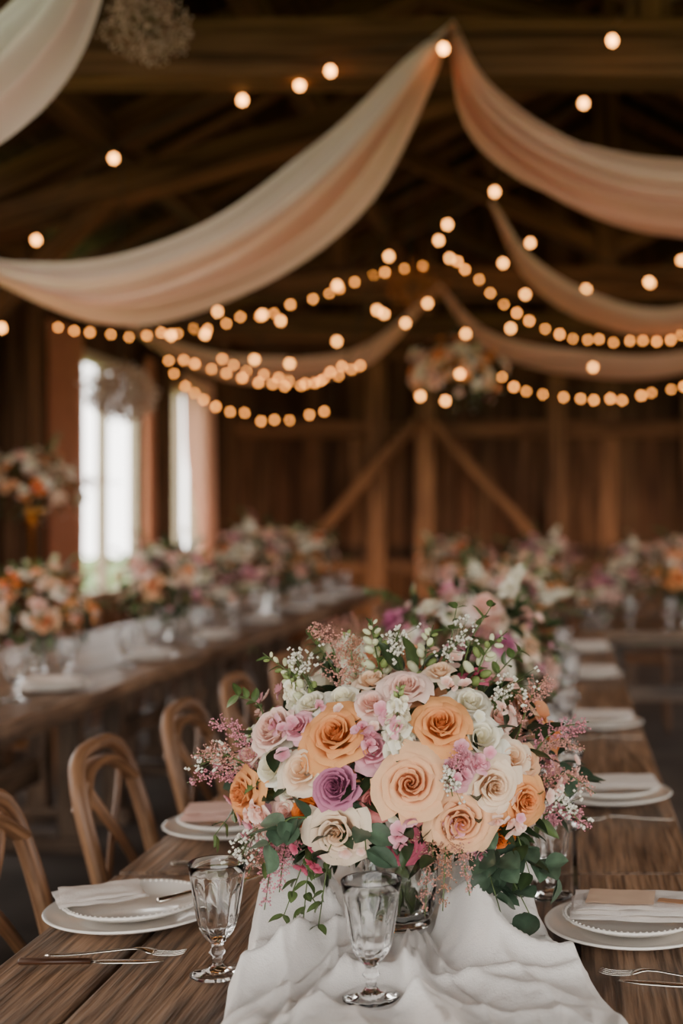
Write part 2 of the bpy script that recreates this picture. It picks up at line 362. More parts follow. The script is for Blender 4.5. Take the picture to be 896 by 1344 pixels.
# ---- hero bouquet
def hero():
    root=empty('floral_centerpiece',(-.249,1.97,.754))
    C=(0,0,.235);RR=(.265,.22,.19)
    mb=MB()
    L=[(-7.1,9.2,4.9,'O','r'),(-17.4,9,4.1,'B','c'),(-22,-1.1,3.9,'O','r'),(-6.5,2,3.7,'M','c'),(4.3,2.7,4.7,'P','r'),(-6.2,-4.9,4.4,'C','r'),
    (-11.4,-3.0,2.8,'R','c'),(11.1,-3.8,4.7,'P','r'),(15.8,1.0,4.1,'C','r'),(7.9,10.5,4.3,'O','r'),(14.1,8.2,3.9,'W','o'),(20.2,-1.6,3.6,'O','r'),
    (2.9,-8.6,3.1,'G','r'),(16.7,-8.0,2.8,'R','r'),(-11.8,4.1,3.6,'C','o'),(-18.3,3.8,3.5,'W','o'),(-15.2,.6,3.0,'W','o'),(-15.5,-2.8,2.8,'B','o'),
    (-13.0,9.5,2.4,'K','o'),(-1.6,7.1,2.9,'K','o'),(-1.1,-.4,2.6,'D','o'),(2.2,8.8,3.2,'W','o'),(10.8,3.6,2.6,'K','o'),(9.2,19.4,2.9,'K','c'),
    (12.8,16.4,2.2,'G','o'),(2.6,15.2,3.5,'B','r'),(-7.6,14.2,3.2,'W','o'),(24.7,-7.4,2.5,'K','r'),(22.9,-3.8,2.8,'B','o'),
    (-22.4,-8.6,2.6,'O','o'),(12.5,13.3,3.5,'W','o'),(-2.2,13.0,2.5,'B','o'),(-10.3,-8.5,1.7,'G','o'),
    (19,4.8,3.0,'C','o'),(-3.5,17,2.8,'C','o'),(-12,12.8,2.8,'W','o'),(17.4,11,2.8,'B','o'),(21.4,4,2.8,'P','r'),(-22.5,5,2.5,'B','o'),(-19.2,-5.8,2.3,'K','o'),
    (6.3,-2.2,1.8,'D','o'),(13.6,-9.4,1.8,'K','o'),(6.8,16.8,2.4,'C','o')]
    for dx,dz,r,ck,ty in L:
        big=ty!='o' and r>3.4
        p,n=ellip(C,RR,dx*.01,dz*.01,k=R.uniform(1.02,1.1) if big else R.uniform(.9,1.02))
        n=nrm(n+np.array([0,-.25,.22])+rng.normal(0,.09,3))
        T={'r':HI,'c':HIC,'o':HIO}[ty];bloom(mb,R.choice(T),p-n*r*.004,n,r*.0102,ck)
    for i in range(60):
        d=nrm(rng.normal(0,1,3));
        if d[1]<.12:d[1]=abs(d[1])+.15;d=nrm(d)
        if d[2]<-.45:continue
        p=np.array(C)+d*np.array(RR)*.92
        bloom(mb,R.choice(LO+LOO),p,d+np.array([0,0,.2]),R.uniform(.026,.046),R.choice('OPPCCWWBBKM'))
    for i in range(44):
        d=nrm(rng.normal(0,1,3));
        if d[2]<-.6:continue
        if d[1]>.3:d[1]*=-1
        p=np.array(C)+d*np.array(RR)*R.uniform(.93,1.05)
        ck=R.choice('KBBWK');q=nrm(d+rng.normal(0,.3,3))
        bloom(mb,R.choice(FL+FRI),p,q,R.uniform(.007,.012),ck)
    for (cx,cz,ck,n) in ((-17.5,-4.5,'B',12),(-20,-7,'K',10),(-11.5,-10,'G',5),(12.8,4.5,'K',10),(-1.5,10.5,'K',7),(25,-1,'B',7),(-13.5,8.5,'K',5),(3,-3.5,'K',4),(18,-5,'B',5),(9.5,15,'B',5)):
        for i in range(n):
            p,n_=ellip(C,RR,cx*.01+R.gauss(0,.014),cz*.01+R.gauss(0,.014),k=1.04)
            bloom(mb,R.choice(FL+FRI),p,n_+rng.normal(0,.3,3),R.uniform(.008,.013),ck)
    S=lambda a,b,k,sag=.01:sprig(mb,a,b,k,sag)
    z0=.235
    S((-.10,-.08,z0+.07),(-.19,-.08,z0+.185),'buds');S((-.12,-.09,z0+.06),(-.15,-.1,z0+.165),'stock')
    S((-.02,-.04,z0+.13),(-.035,-.06,z0+.235),'buds');S((.018,-.17,z0+.04),(.022,-.18,z0+.155),'stock')
    S((.09,-.03,z0+.12),(.14,-.04,z0+.25),'leafy');S((.11,-.03,z0+.12),(.165,-.05,z0+.215),'buds')
    S((.03,-.02,z0+.12),(.05,0,z0+.22),'buds');S((.05,0,z0+.12),(.085,0,z0+.245),'leafy')
    S((-.05,-.03,z0+.12),(-.075,-.03,z0+.215),'stock');S((-.18,-.06,z0+.01),(-.21,-.1,z0+.07),'stock')
    S((.12,.0,z0+.11),(.18,0,z0+.18),'leafy');S((-.08,.0,z0+.12),(-.135,0,z0+.2),'leafy')
    for a,b in (((-.1,-.08,.1),(-.14,-.1,.19)),((.02,-.06,.13),(.01,-.08,.22)),((.14,-.08,.06),(.19,-.1,.15)),((-.2,-.08,0),(-.27,-.12,.03)),((.2,-.08,-.03),(.27,-.12,-.05)),((-.16,-.14,-.04),(-.2,-.2,-.1)),((.09,-.18,.0),(.1,-.24,.01)),((.05,-.05,.14),(.11,-.06,.22))):
        sprig(mb,(a[0],a[1],a[2]+z0),(b[0],b[1],b[2]+z0),'breath')
    for a,b,k in (((-.17,-.08,.02),(-.26,-.1,.09),'astp'),((-.18,-.08,-.01),(-.295,-.1,.0),'astp'),((-.18,-.08,.0),(-.28,-.12,.045),'ast'),((-.08,-.05,.12),(-.125,-.06,.225),'ast'),
        ((.17,-.06,.03),(.225,-.07,.15),'ast'),((.18,-.06,.0),(.285,-.08,.085),'astp'),((.2,-.07,-.02),(.295,-.08,-.02),'ast'),((.2,-.06,.02),(.28,-.06,.04),'ast'),
        ((-.15,-.12,-.06),(-.165,-.18,-.16),'astp'),((-.14,-.12,-.05),(-.2,-.15,-.13),'ast'),((-.13,-.14,-.06),(-.14,-.2,-.13),'astp'),((.08,-.15,-.05),(.085,-.22,-.15),'astd'),((.07,-.15,-.06),(.06,-.21,-.16),'ast'),((.1,-.15,-.05),(.12,-.2,-.135),'ast'),
        ((.1,-.18,.02),(.105,-.245,.05),'astp'),((-.05,-.06,.12),(-.06,-.05,.205),'astd'),((.21,-.05,-.06),(.285,-.09,-.07),'astp')):
        sprig(mb,(a[0],a[1],a[2]+z0),(b[0],b[1],b[2]+z0),k)
    for a,b,k in (((.1,-.12,-.06),(.165,-.17,-.18),'euc'),((.13,-.1,-.06),(.24,-.12,-.13),'euc'),((.12,-.13,-.05),(.2,-.16,-.17),'euc'),((.0,-.17,-.03),(.04,-.21,-.06),'dark'),((-.02,-.17,-.04),(-.02,-.21,-.07),'euc'),
        ((-.09,-.13,-.05),(-.115,-.17,-.195),'leafy'),((-.08,-.13,-.05),(-.09,-.18,-.18),'leafy'),((-.1,-.13,-.05),(-.14,-.17,-.17),'leafy'),((-.13,-.12,-.04),(-.17,-.16,-.1),'leafy'),((.16,-.1,-.03),(.2,-.14,-.12),'dark'),
        ((-.1,-.19,-.03),(-.15,-.22,-.06),'euc'),((-.03,-.17,-.04),(-.07,-.22,-.07),'dark'),((.2,-.05,0),(.27,-.05,-.06),'leafy'),((-.2,-.05,-.02),(-.26,-.08,-.08),'leafy'),
        ((.06,-.15,-.05),(.07,-.2,-.08),'dark'),((-.2,.05,0),(-.27,.08,-.05),'euc'),((.2,.07,0),(.27,.1,-.04),'euc'),((0,.15,0),(.03,.25,-.06),'euc'),((-.19,-.05,.05),(-.23,-.06,.12),'leafy')):
        sprig(mb,(a[0],a[1],a[2]+z0),(b[0],b[1],b[2]+z0),k)
    for i in range(520):
        d=nrm(rng.normal(0,1,3));
        if d[2]>.5 and R.random()<.5:continue
        p=np.array(C)+d*np.array(RR)*R.uniform(.6,.9)
        if p[2]<.15 and abs(p[0])<.1:continue
        leaf(mb,p,nrm(d+rng.normal(0,.5,3)),R.uniform(.03,.06),R.uniform(.014,.028),(G_dark if R.random()<.75 else G_mid)*R.uniform(.6,1.2))
    for i in range(50):
        a=R.uniform(0,6.28);p=np.array([.1*math.cos(a),.1*math.sin(a),.185+R.uniform(-.005,.04)])
        leaf(mb,p,(math.cos(a),math.sin(a),.05),R.uniform(.04,.06),R.uniform(.018,.03),G_dark*R.uniform(.6,1.2))
    mb.build('blooms_and_foliage',[M_petal,M_leaf],parent=root)
    ms=MB()
    for i in range(16):
        a=R.uniform(0,6.28);b=a+2.5+R.uniform(-.5,.5);r0=R.uniform(.01,.036)
        tube(ms,catmull([(r0*math.cos(b),r0*math.sin(b),.02),(0.3*r0*math.cos(a),.3*r0*math.sin(a),.10),(.05*math.cos(a),.05*math.sin(a),.165),(.1*math.cos(a),.1*math.sin(a),.22)],8),.0022,seg=6,col=G_stem*R.uniform(.8,1.4))
    ms.build('stems',[M_leaf],parent=root)
    mv=MB();vase_mesh(mv,0,1,r=.056);mv.build('cut_glass_vase',[M_glass,M_water],parent=root)
hero()

def bg_bouquet(seed,rx=.26,rz=.18,zc=.25,n=60,pal='OPPCCWWBBKKMG',vase=True,ng=200,nsp=12,kinds=('leafy','leafy','buds','stock','leafy','ast')):
    global R,rng
    R0,g0=R,rng;R=random.Random(seed);rng=np.random.default_rng(seed)
    mb=MB();C=np.array([0,0,zc]);RR=np.array([rx,rx*.9,rz])
    for i in range(n):
        d=nrm(rng.normal(0,1,3))
        if d[2]<-.5:d[2]*=-1
        p=C+d*RR*R.uniform(.72,1.1)
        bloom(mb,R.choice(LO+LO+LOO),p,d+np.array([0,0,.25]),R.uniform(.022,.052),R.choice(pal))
    for i in range(int(n*.6)):
        d=nrm(rng.normal(0,1,3));p=C+d*RR*R.uniform(.95,1.2)
        bloom(mb,R.choice(FL),p,d,R.uniform(.009,.015),R.choice('WBKWB'))
    for i in range(nsp):
        d=nrm(rng.normal(0,1,3));d[2]=abs(d[2])*1.2-.1
        p=C+d*RR*.8;sprig(mb,p,C+nrm(d)*RR*R.uniform(1.25,1.7),R.choice(kinds))
    for i in range(ng):
        d=nrm(rng.normal(0,1,3));p=C+d*RR*R.uniform(.6,1.05)
        leaf(mb,p,nrm(d+rng.normal(0,.5,3)),R.uniform(.035,.07),R.uniform(.016,.03),(G_dark if R.random()<.6 else G_mid)*R.uniform(.7,1.3))
    if vase:
        vase_mesh(mb,2,3,r=.045,h=max(.12,zc-rz*.6))
    o=mb.build('floral_centerpiece',[M_petal,M_leaf,M_glass,M_water])
    R,rng=R0,g0
    return o
b1=bg_bouquet(21,pal='WWBBCPCWBMK',n=44,ng=300);b1.location=(-.27,3.55,.752)
b2=bg_bouquet(22,.23,.19,.26,pal='WWBBCCPOBK',n=36,ng=280);b2.location=(-.27,5.2,.752)
b3=bg_bouquet(23,.25,.19,.28,pal='OORPPCCWBBW',n=42,ng=280);b3.location=(-.25,6.75,.752)
for k,(me,loc,rz,s) in enumerate([(b3.data,(-2.2,5.4,.752),1,.95),(b2.data,(-2.15,7.0,.752),2,1.15),(b1.data,(-2.2,7.95,.752),3,.85),(b2.data,(-2.15,9.2,.752),.4,1.4),(b3.data,(-2.2,10.9,.752),2.2,1.2),
     (b1.data,(.24,7.85,.752),1.2,.8),(b3.data,(.78,7.9,.752),4,1.15),(b2.data,(1.35,7.85,.752),5,1.1),(b2.data,(-2.2,4.3,.752),5,.9),(b3.data,(-.9,10.3,.752),1.9,1.1),(b1.data,(-.2,10.3,.752),.9,1.2),(b2.data,(.6,10.3,.752),.2,1.1)]):
    put('floral_centerpiece',me,loc,(0,0,rz),scale=s)

# ------------------------------------------------------------ chairs
def chair_mesh():
    mb=MB();c=(1,1,1)
    V=[];prof=[(0,.478),(.85,.478),(.97,.472),(1.0,.462),(.97,.45),(0,.45)]
    seg=40
    for k in range(seg):
        a=2*math.pi*k/seg;ca,sa=math.cos(a),math.sin(a)
        ex=abs(ca)**.55*(1 if ca>0 else -1);ey=abs(sa)**.55*(1 if sa>0 else -1)
        wx=.205;wy=.215 if ex>0 else .215-.03*abs(ex)
        for r,z in prof:V.append([ex*wx*r,ey*wy*r,z-(0.012*(1-r) if z>.46 else 0)])
    mb.add(V,gridF(seg,len(prof),True),c,0)
    for s in (-1,1):
        post=catmull([(-.27,s*.205,0),(-.225,s*.2,.25),(-.195,s*.195,.47),(-.225,s*.193,.64),(-.262,s*.187,.78),(-.285,s*.16,.86),(-.297,s*.10,.893),(-.30,0,.90)],34)
        tube(mb,post,np.linspace(.019,.015,34),seg=10,col=c,up=(1,0,0))
        tube(mb,catmull([(.175,s*.19,0),(.165,s*.185,.25),(.155,s*.175,.46)],10),np.linspace(.014,.019,10),seg=10,col=c,up=(1,0,0))
        X=catmull([(-.205,s*.165,.485),(-.225,s*.13,.56),(-.248,s*.03,.68),(-.268,-s*.10,.79),(-.283,-s*.15,.845)],20)
        X[:,0]+=s*.008
        tube(mb,X,.017,.006,seg=8,col=c,up=(1,0,0))
        tube(mb,[(-.24,s*.2,.2),(.165,s*.185,.22)],.01,seg=8,col=c)
    tube(mb,catmull([(-.268,-.183,.80),(-.288,-.1,.85),(-.296,0,.862),(-.288,.1,.85),(-.268,.183,.80)],16),.012,.02,seg=8,col=c,up=(1,0,0))
    tube(mb,[(.165,-.185,.26),(.165,.185,.26)],.01,seg=8,col=c);tube(mb,[(-.235,-.2,.26),(-.235,.2,.26)],.01,seg=8,col=c)
    tube(mb,catmull([(-.2,-.18,.445),(-.2,0,.44),(-.2,.18,.445)],6),.012,seg=8,col=c)
    return mb
cm=chair_mesh().build('dining_chair',[M_chair],loc=(-.70,2.17,0),rot=(0,0,.06));sharp(cm,50)
for i,y in enumerate((2.74,3.32,3.92,4.54,5.16,5.8,6.45,7.1)):
    o=put('dining_chair',cm.data,(-.70+R.uniform(-.02,.02),y,0),(0,0,R.uniform(-.08,.08)));sharp(o,50)
for y in (3.3,4.2,5.1,6.0,6.9,7.8,8.7,9.6,10.5):
    put('dining_chair',cm.data,(-2.82,y,0),(0,0,R.uniform(-.1,.1)))
for x in (.5,1.1):
    put('dining_chair',cm.data,(x,8.72,0),(0,0,-math.pi/2))

# ------------------------------------------------------------ tables
def table_mesh(Lg=1.70,W=1.03):
    mb=MB();ws=[.17,.215,.19,.235,.22];ws=[a*W/sum(ws) for a in ws];x=-W/2
    for w in ws:
        k=R.uniform(.7,1.18);xc=x+w/2;dz=R.uniform(-.0015,.0)
        beam(mb,(xc,-Lg/2,.728+dz),(xc,Lg/2,.728+dz),w-.009,.044,(k,k*.98,k*.96),up=(0,0,1));x+=w
    for y in (-Lg/2+.25,Lg/2-.25):
        beam(mb,(-W/2+.06,y,.685),(W/2-.06,y,.685),.08,.04,(.8,.8,.8))
        for s in(-1,1):beam(mb,(s*.17,y,.04),(s*.17,y,.67),.085,.085,(.8,.8,.8),up=(0,1,0))
        beam(mb,(-.24,y,.035),(.24,y,.035),.09,.07,(.75,.75,.75))
    beam(mb,(0,-Lg/2+.2,.33),(0,Lg/2-.2,.33),.05,.1,(.75,.75,.75))
    for s in (-1,1):beam(mb,(s*(W/2-.08),-Lg/2+.05,.68),(s*(W/2-.08),Lg/2-.05,.68),.025,.05,(.7,.7,.7))
    return mb
tb=[]
for v in range(2):
    o=table_mesh().build('dining_table',[M_table],smooth=False)
    tb.append(o.data)
    if v==0:o.location=(-.275,1.42,0)
    else:o.location=(-.275,1.42+1.715,0)
for i in (2,3):put('dining_table',tb[i%2],(-.275,1.42+1.715*i,0))
for i in range(6):put('dining_table',tb[i%2],(-2.23,3.1+1.715*i,0))
put('dining_table',tb[0],(.92,8.0,0),(0,0,math.pi/2))
put('dining_table',tb[1],(-.6,10.3,0),(0,0,math.pi/2));put('dining_table',tb[0],(1.12,10.3,0),(0,0,math.pi/2))
for o in [o for o in bpy.context.scene.objects if o.name.startswith('dining_table')]:
    m=o.modifiers.new('bv','BEVEL');m.width=.004;m.segments=2;m.limit_method='ANGLE'

# ------------------------------------------------------------ table runner
def runner():
    vx,vy=-.249,1.97;nx,ny=240,380;V=[]
    ys=np.linspace(.95,2.75,ny)
    nz=lambda x,y,z:noise.noise(Vector((x,y,z)))
    for i in range(nx):
        u=i/(nx-1)*2-1
        for j in range(ny):
            y=ys[j]
            cx=np.interp(y,[.95,1.58,1.97,2.75],[-.13,-.175,-.25,-.27]);hw=np.interp(y,[.95,1.4,1.6,1.97,2.2,2.75],[.30,.26,.24,.215,.19,.17])
            e=nz(y*5,u*.5+3*(u>0),7.)*.035
            x=cx+u*hw+e*abs(u)+.012*nz(u*4,y*6,3)
            dx,dy=x-vx,y-vy;r=math.hypot(dx,dy);th=math.atan2(dx,-dy)
            w1=nz(x*4,y*2.2,1.)*1.8;w2=nz(x*9,y*4,5.)*.9
            cr=lambda p:1-abs(math.sin(p/2))          # pinched crest
            f1=.55*(.5+.5*math.sin(th*9+w1*2.2+r*2))**1.4+.45*cr(th*13+w1*3+2)**1.5
            f2=.6*(.5+.5*math.sin(x*58+y*7+w1*3.2+w2*2))**1.5+.4*cr(x*95+y*14+w1*5+w2*3)**2
            f4=cr(th*21+w1*4+w2*4+r*5)**2
            f5=cr((x*.9+y)*34+w1*5+w2*4)**3
            front=1/(1+math.exp(-(vy-y)*14))
            inf=math.exp(-(th/.6)**2)*math.exp(-((r-.12)/.13)**2)
            amp1=(.050*math.exp(-((r-.18)/.15)**2)+.018)*(1-.9*inf)
            h=amp1*f1+.020*f2*(.35+.65*front)*(1-.6*inf)+.012*f4+.009*f5
            h+=.095*math.exp(-((x-vx-.155)**2/.0042+(y-vy-.09)**2/.008))*(.75+.4*f4)
            h+=.055*math.exp(-((x-vx-.14)**2/.003+(y-vy+.08)**2/.006))*(.7+.5*f4)
            h+=.065*math.exp(-((x-vx+.16)**2/.0025+(y-vy+.02)**2/.012))*(.7+.5*f4)
            h+=.0025*nz(x*40,y*30,2.)+.006*nz(x*14,y*7,9.)+.003*abs(nz(x*34,y*20,4.))
            h=max(h,0)
            for (ax,ay,rr) in ((vx,vy,.07),(-.247,1.66,.046)):
                dd=math.hypot(x-ax,y-ay);k=min(1,max(0,(dd-rr)/.035));k=k*k*(3-2*k);h*=k
            ed=min(1,(1-abs(u))/.06);h=h*(.35+.65*ed)
            V.append([x,y,.7515+h])
    mb=MB();mb.add(V,gridF(nx,ny))
    o=mb.build('table_runner',[M_linen]);m=o.modifiers.new('s','SOLIDIFY');m.thickness=.0015;m.offset=1
runner()

# ------------------------------------------------------------ glassware, plates, cutlery
def goblet():
    mb=MB()
    P=[(0,0),(.033,0),(.036,.003),(.030,.006),(.012,.010),(.007,.016),(.0065,.026),(.0115,.032),(.0075,.038),(.009,.044),(.014,.050),(.02,.058),(.0245,.068),(.028,.082),(.0305,.098),(.033,.114),(.0345,.124),(.0365,.138),(.039,.153),(.0385,.154),(.0378,.153),(.0353,.138),(.0333,.124),(.0312,.11),(.028,.092),(.023,.074),(.014,.061),(0,.057)]
    def mod(a,i,r,z):
        if 9<=i<=15:return 1+.06*(abs(math.cos(6*a))-.5)
        if 2<=i<=3:return 1+.03*(abs(math.cos(6*a)))
        return 1
    lathe(mb,P,96,mod=mod);return mb
g=goblet().build('water_goblet',[M_glass],loc=(-.47,1.757,.7505))
for x,y in ((-.247,1.66),(-.022,2.13),(.0,2.62),(-.02,3.2),(.0,3.62),(-.05,3.32),(-.03,4.35),(.02,4.6),(0.,5.75),(-.47,2.75),(-.5,3.6),(-.48,4.3),(-.0,4.95)):
    put('water_goblet',g.data,(x,y,.7535 if (x,y)==(-.247,1.66) else .7505))
for i in range(16):
    put('water_goblet',g.data,(-1.95+R.uniform(-.06,.06),3.4+i*.55,.7505),scale=R.uniform(1,1.3))
for i in range(7):
    put('water_goblet',g.data,(.15+i*.24,7.62+R.uniform(-.06,.06),.7505),scale=1.2)
def plate():
    mb=MB();c=lin((238,233,226))
    def pl(r,z0,seg=96,tex=True):
        P=[(0,0),(r*.55,0),(r*.6,.003),(r*.8,.008),(r*.97,.016),(r,.019),(r*.985,.021),(r*.95,.0195),(r*.8,.012),(r*.64,.0075),(r*.6,.006),(0,.006)]
        lathe(mb,P,seg,c,0,mod=(lambda a,i,rr,z:1+(.006*math.cos(32*a) if i in(4,5,6,7) else 0)) if tex else None,c=(0,0,z0))
        if tex:
            Vs,F=SPH
            for k in range(72):
                a=2*math.pi*k/72;mb.add(Vs*.0024+[r*.95*math.cos(a),r*.95*math.sin(a),z0+.0192],F,c,0)
    pl(.135,0,tex=False);pl(.108,.012);return mb
pm=plate().build('dinner_plate',[M_ceramic],loc=(-.665,2.01,.7505))
def slab(mb,w,d,h,z0,ang=0,cx=0,cy=0,seed=1,mat=0,col=(1,1,1),wav=.003):
    nu,nv=26,20;V=[];Vb=[];ca,sa=math.cos(ang),math.sin(ang)
    for i in range(nu):
        for j in range(nv):
            u=i/(nu-1)*2-1;v=j/(nv-1)*2-1
            e=max(0,(1-abs(u)**10)*(1-abs(v)**10))**.5
            x=u*w/2*(1+.02*noise.noise(Vector((v*2,seed,1))));y=v*d/2*(1+.04*noise.noise(Vector((u*2,seed,5))))
            nz=wav*noise.noise(Vector((u*2,v*2,seed*3.1)))
            X=cx+x*ca-y*sa;Y=cy+x*sa+y*ca
            V.append([X,Y,z0+h/2+h/2*e+nz]);Vb.append([X,Y,z0+h/2-h/2*e+nz])
    F=gridF(nu,nv);mb.add(V+Vb,np.concatenate([F,(F+nu*nv)[:,::-1]]),col,mat)
def setting(loc,kind,rot=0,first=False,mat=None):
    if not first:put('dinner_plate',pm.data,loc,(0,0,R.uniform(0,1)))
    mb=MB();z=.033
    if kind=='a':
        slab(mb,.13,.10,.006,z,.5,-.055,.0,3);slab(mb,.12,.09,.005,z+.005,.42,-.055,.004,4)
    elif kind=='b':
        slab(mb,.19,.13,.006,z,.05,0,0,5);slab(mb,.18,.12,.006,z+.006,.02,0,.002,6);slab(mb,.17,.10,.005,z+.012,.06,-.005,0,7)
    else:
        slab(mb,.21,.12,.008,z,.03,0,0,8);slab(mb,.20,.115,.007,z+.007,.0,0.0,0,9)
    mb.build('folded_napkin',[mat or M_napkin],loc=(loc[0],loc[1],loc[2]+.001),rot=(0,0,rot))
zp=.7505
setting((-.665,2.01,zp),'a',first=True)
setting((-.66,2.58,zp),'b',.1,mat=M_blush);setting((.105,1.94,zp),'b',-.1);setting((.105,2.88,zp),'c',.05);setting((.105,3.92,zp),'c',-.04);setting((.105,5.2,zp),'c',.03);setting((.105,6.3,zp),'c',0)
setting((-.65,3.4,zp),'b',.1)
for i in range(8):
    setting((-1.89,3.7+i*1.1,zp),'c')
mc=MB();slab(mc,.10,.075,.0012,0,-.12,0,0,3,col=lin((216,184,158)),wav=.001);mc.build('place_card',[M_paper],loc=(.085,1.935,.8055))
mc=MB();slab(mc,.055,.02,.0014,0,-.25,0,0,3,col=lin((176,130,96)),wav=.001);mc.build('name_tag',[M_paper],loc=(.165,1.905,.807))

def fork(name,loc,rot):
    mb=MB();n=20
    P=catmull([(-.095,0,.004),(-.05,0,.005),(0,0,.009),(.035,0,.011),(.055,0,.006)],n)
    wd=np.interp(np.linspace(0,1,n),[0,.08,.25,.62,.75,.88,1],[.004,.0062,.0052,.0025,.005,.0115,.012])
    tube(mb,P,wd,.0014,seg=8)
    for k in (-1.5,-.5,.5,1.5):
        tube(mb,catmull([(.053,k*.0062,.0062),(.065,k*.0064,.004),(.085,k*.0064,.0035),(.1,k*.006,.006)],8),np.linspace(.0019,.0009,8),.0011,seg=6)
    mb.build(name,[M_steel],loc=loc,rot=(0,0,rot))
def knife(name,loc,rot,woodh=False):
    mb=MB()
    tube(mb,[(-.1,0,.006),(-.097,0,.006),(-.05,0,.006),(.0,0,.006)],[.004,.0075,.0065,.006],[.003,.0048,.0042,.004],seg=10,mat=1 if woodh else 0,col=(.45,.36,.32))
    P=[(x,0,.005) for x in np.linspace(0,.1,10)]
    tube(mb,P,np.interp(np.linspace(0,1,10),[0,.2,.7,1],[.005,.0095,.0095,.002]),.0011,seg=6)
    mb.build(name,[M_steel,M_chair],loc=loc,rot=(0,0,rot))
fork('dinner_fork',(-.635,1.83,.751),.06)
knife('dinner_knife',(-.655,1.795,.751),.02,True)
knife('butter_knife',(-.55,2.03,.788),.9)
knife('dinner_knife',(-.6,2.31,.751),0)
fork('dinner_fork',(.145,1.735,.751),math.pi-.25)
knife('dinner_knife',(.17,1.70,.751),math.pi-.2)
fork('dinner_fork',(.13,2.67,.751),math.pi)
fork('dinner_fork',(.13,3.70,.751),math.pi)

# ------------------------------------------------------------ room shell
XL,XR,YB,YF=-3.85,4.6,14.3,-2.2;EAVE=3.3;RX,RZ=.35,5.5
m,nt,o=newmat('earth_floor')
tc=N(nt,'ShaderNodeTexCoord');n1=N(nt,'ShaderNodeTexNoise');n1.inputs['Scale'].default_value=2.2;n1.inputs['Detail'].default_value=8
nt.links.new(tc.outputs['Object'],n1.inputs['Vector'])
r=N(nt,'ShaderNodeValToRGB');r.color_ramp.elements[0].position=.3;r.color_ramp.elements[0].color=(*lin((58,50,45)),1);r.color_ramp.elements[1].position=.7;r.color_ramp.elements[1].color=(*lin((96,86,79)),1)
p=N(nt,'ShaderNodeBsdfPrincipled');p.inputs['Roughness'].default_value=.7
bb=N(nt,'ShaderNodeBump');bb.inputs['Strength'].default_value=.3;nt.links.new(n1.outputs[0],bb.inputs['Height']);nt.links.new(bb.outputs[0],p.inputs['Normal'])
nt.links.new(n1.outputs[0],r.inputs[0]);nt.links.new(r.outputs[0],p.inputs['Base Color']);nt.links.new(p.outputs[0],o.inputs[0]);M_floor=m
mb=MB();beam(mb,((XL+XR)/2,YF,-.05),((XL+XR)/2,YB,-.05),XR-XL,.1);mb.build('floor',[M_floor],smooth=False)
def roofz(x):return EAVE+(RZ-EAVE)*((x-XL)/(RX-XL) if x<RX else (XR-x)/(XR-RX))
mb=MB();x=XL
while x<XR:
    w=R.uniform(.16,.26);k=R.choice([.45,.6,.8,1.,1.6]);g=R.uniform(.94,1.08)
    beam(mb,(x+w/2,YB+.03,0),(x+w/2,YB+.03,roofz(min(max(x+w/2,XL+.01),XR-.01))+.1),w-.008,.03,(k,k*g*.97,k*g*.94),up=(0,1,0));x+=w
beam(mb,((XL+XR)/2,YB+.08,0),((XL+XR)/2,YB+.08,6),XR-XL,.03,(.2,.2,.2),up=(0,1,0))
mb.build('wall_back',[M_barn],smooth=False)
mb=MB()
beam(mb,(XL,YB-.08,2.42),(XR,YB-.08,2.42),.14,.18,(1.1,1.03,.98))
beam(mb,(XL,YB-.08,.9),(XR,YB-.08,.9),.12,.16,(.9,.85,.8));beam(mb,(XL,YB-.09,3.3),(XR,YB-.09,3.3),.16,.22,(.8,.75,.7))
for x,k in ((-3.7,.9),(-2.05,1.3),(-1.52,1.6),(-.08,1.1),(1.4,.9),(2.9,1)):beam(mb,(x,YB-.09,0),(x,YB-.09,roofz(x)),.2,.16,(k,k*.98,k*.96),up=(0,1,0))
beam(mb,(-2.95,YB-.2,.95),(-1.6,YB-.2,2.5),.1,.15,(1.4,1.33,1.26),up=(0,1,0));beam(mb,(-1.45,YB-.2,2.5),(-.15,YB-.2,1.05),.1,.15,(1.35,1.28,1.2),up=(0,1,0))
beam(mb,(1.3,YB-.2,2.5),(2.75,YB-.2,1.05),.1,.15,(1.,.95,.9),up=(0,1,0))
mb.build('timber_frame',[M_beam],smooth=False)
wins=[(1.0,3.0),(4.3,6.3),(10.0,11.6),(12.35,13.4)];wz0,wz1=.78,2.72
def sidewall(X,name,wins):
    mb=MB();y=YF
    while y<YB:
        w=R.uniform(.16,.24)
        for a,b in wins:
            if y<a<y+w-.02:w=a-y
            if y<b<y+w-.02:w=b-y
        k=R.choice([.55,.75,1,1.15]);yc=y+w/2;inw=any(a<yc<b for a,b in wins)
        for z0,z1 in (((0,wz0),(wz1,EAVE)) if inw else ((0,EAVE),)):
            beam(mb,(X,yc,z0),(X,yc,z1),.03,w-.004,(k,k*.95,k*.92),up=(0,1,0))
        y+=w
    mb.build(name,[M_barn],smooth=False)
sidewall(XL-.03,'wall_left',wins)
winsR=[(1.5,4.0),(5.5,8.0),(9.5,12)]  # unseen windows, added to let more daylight into the room
sidewall(XR+.03,'wall_right',winsR)
mb=MB();x=XL
while x<XR:
    w=.2;k=R.choice([.6,.8,1]);z0=3.1 if -2.9<x+.1<3.5 else 0
    beam(mb,(x+w/2,YF,z0),(x+w/2,YF,roofz(min(max(x+w/2,XL),XR))),w-.006,.03,(k,k*.93,k*.88),up=(0,1,0));x+=w
mb.build('wall_front',[M_barn],smooth=False)
M_white=attrmat('painted_frame',rough=.6,transl=0,nscale=12,namt=.15)
wi=0
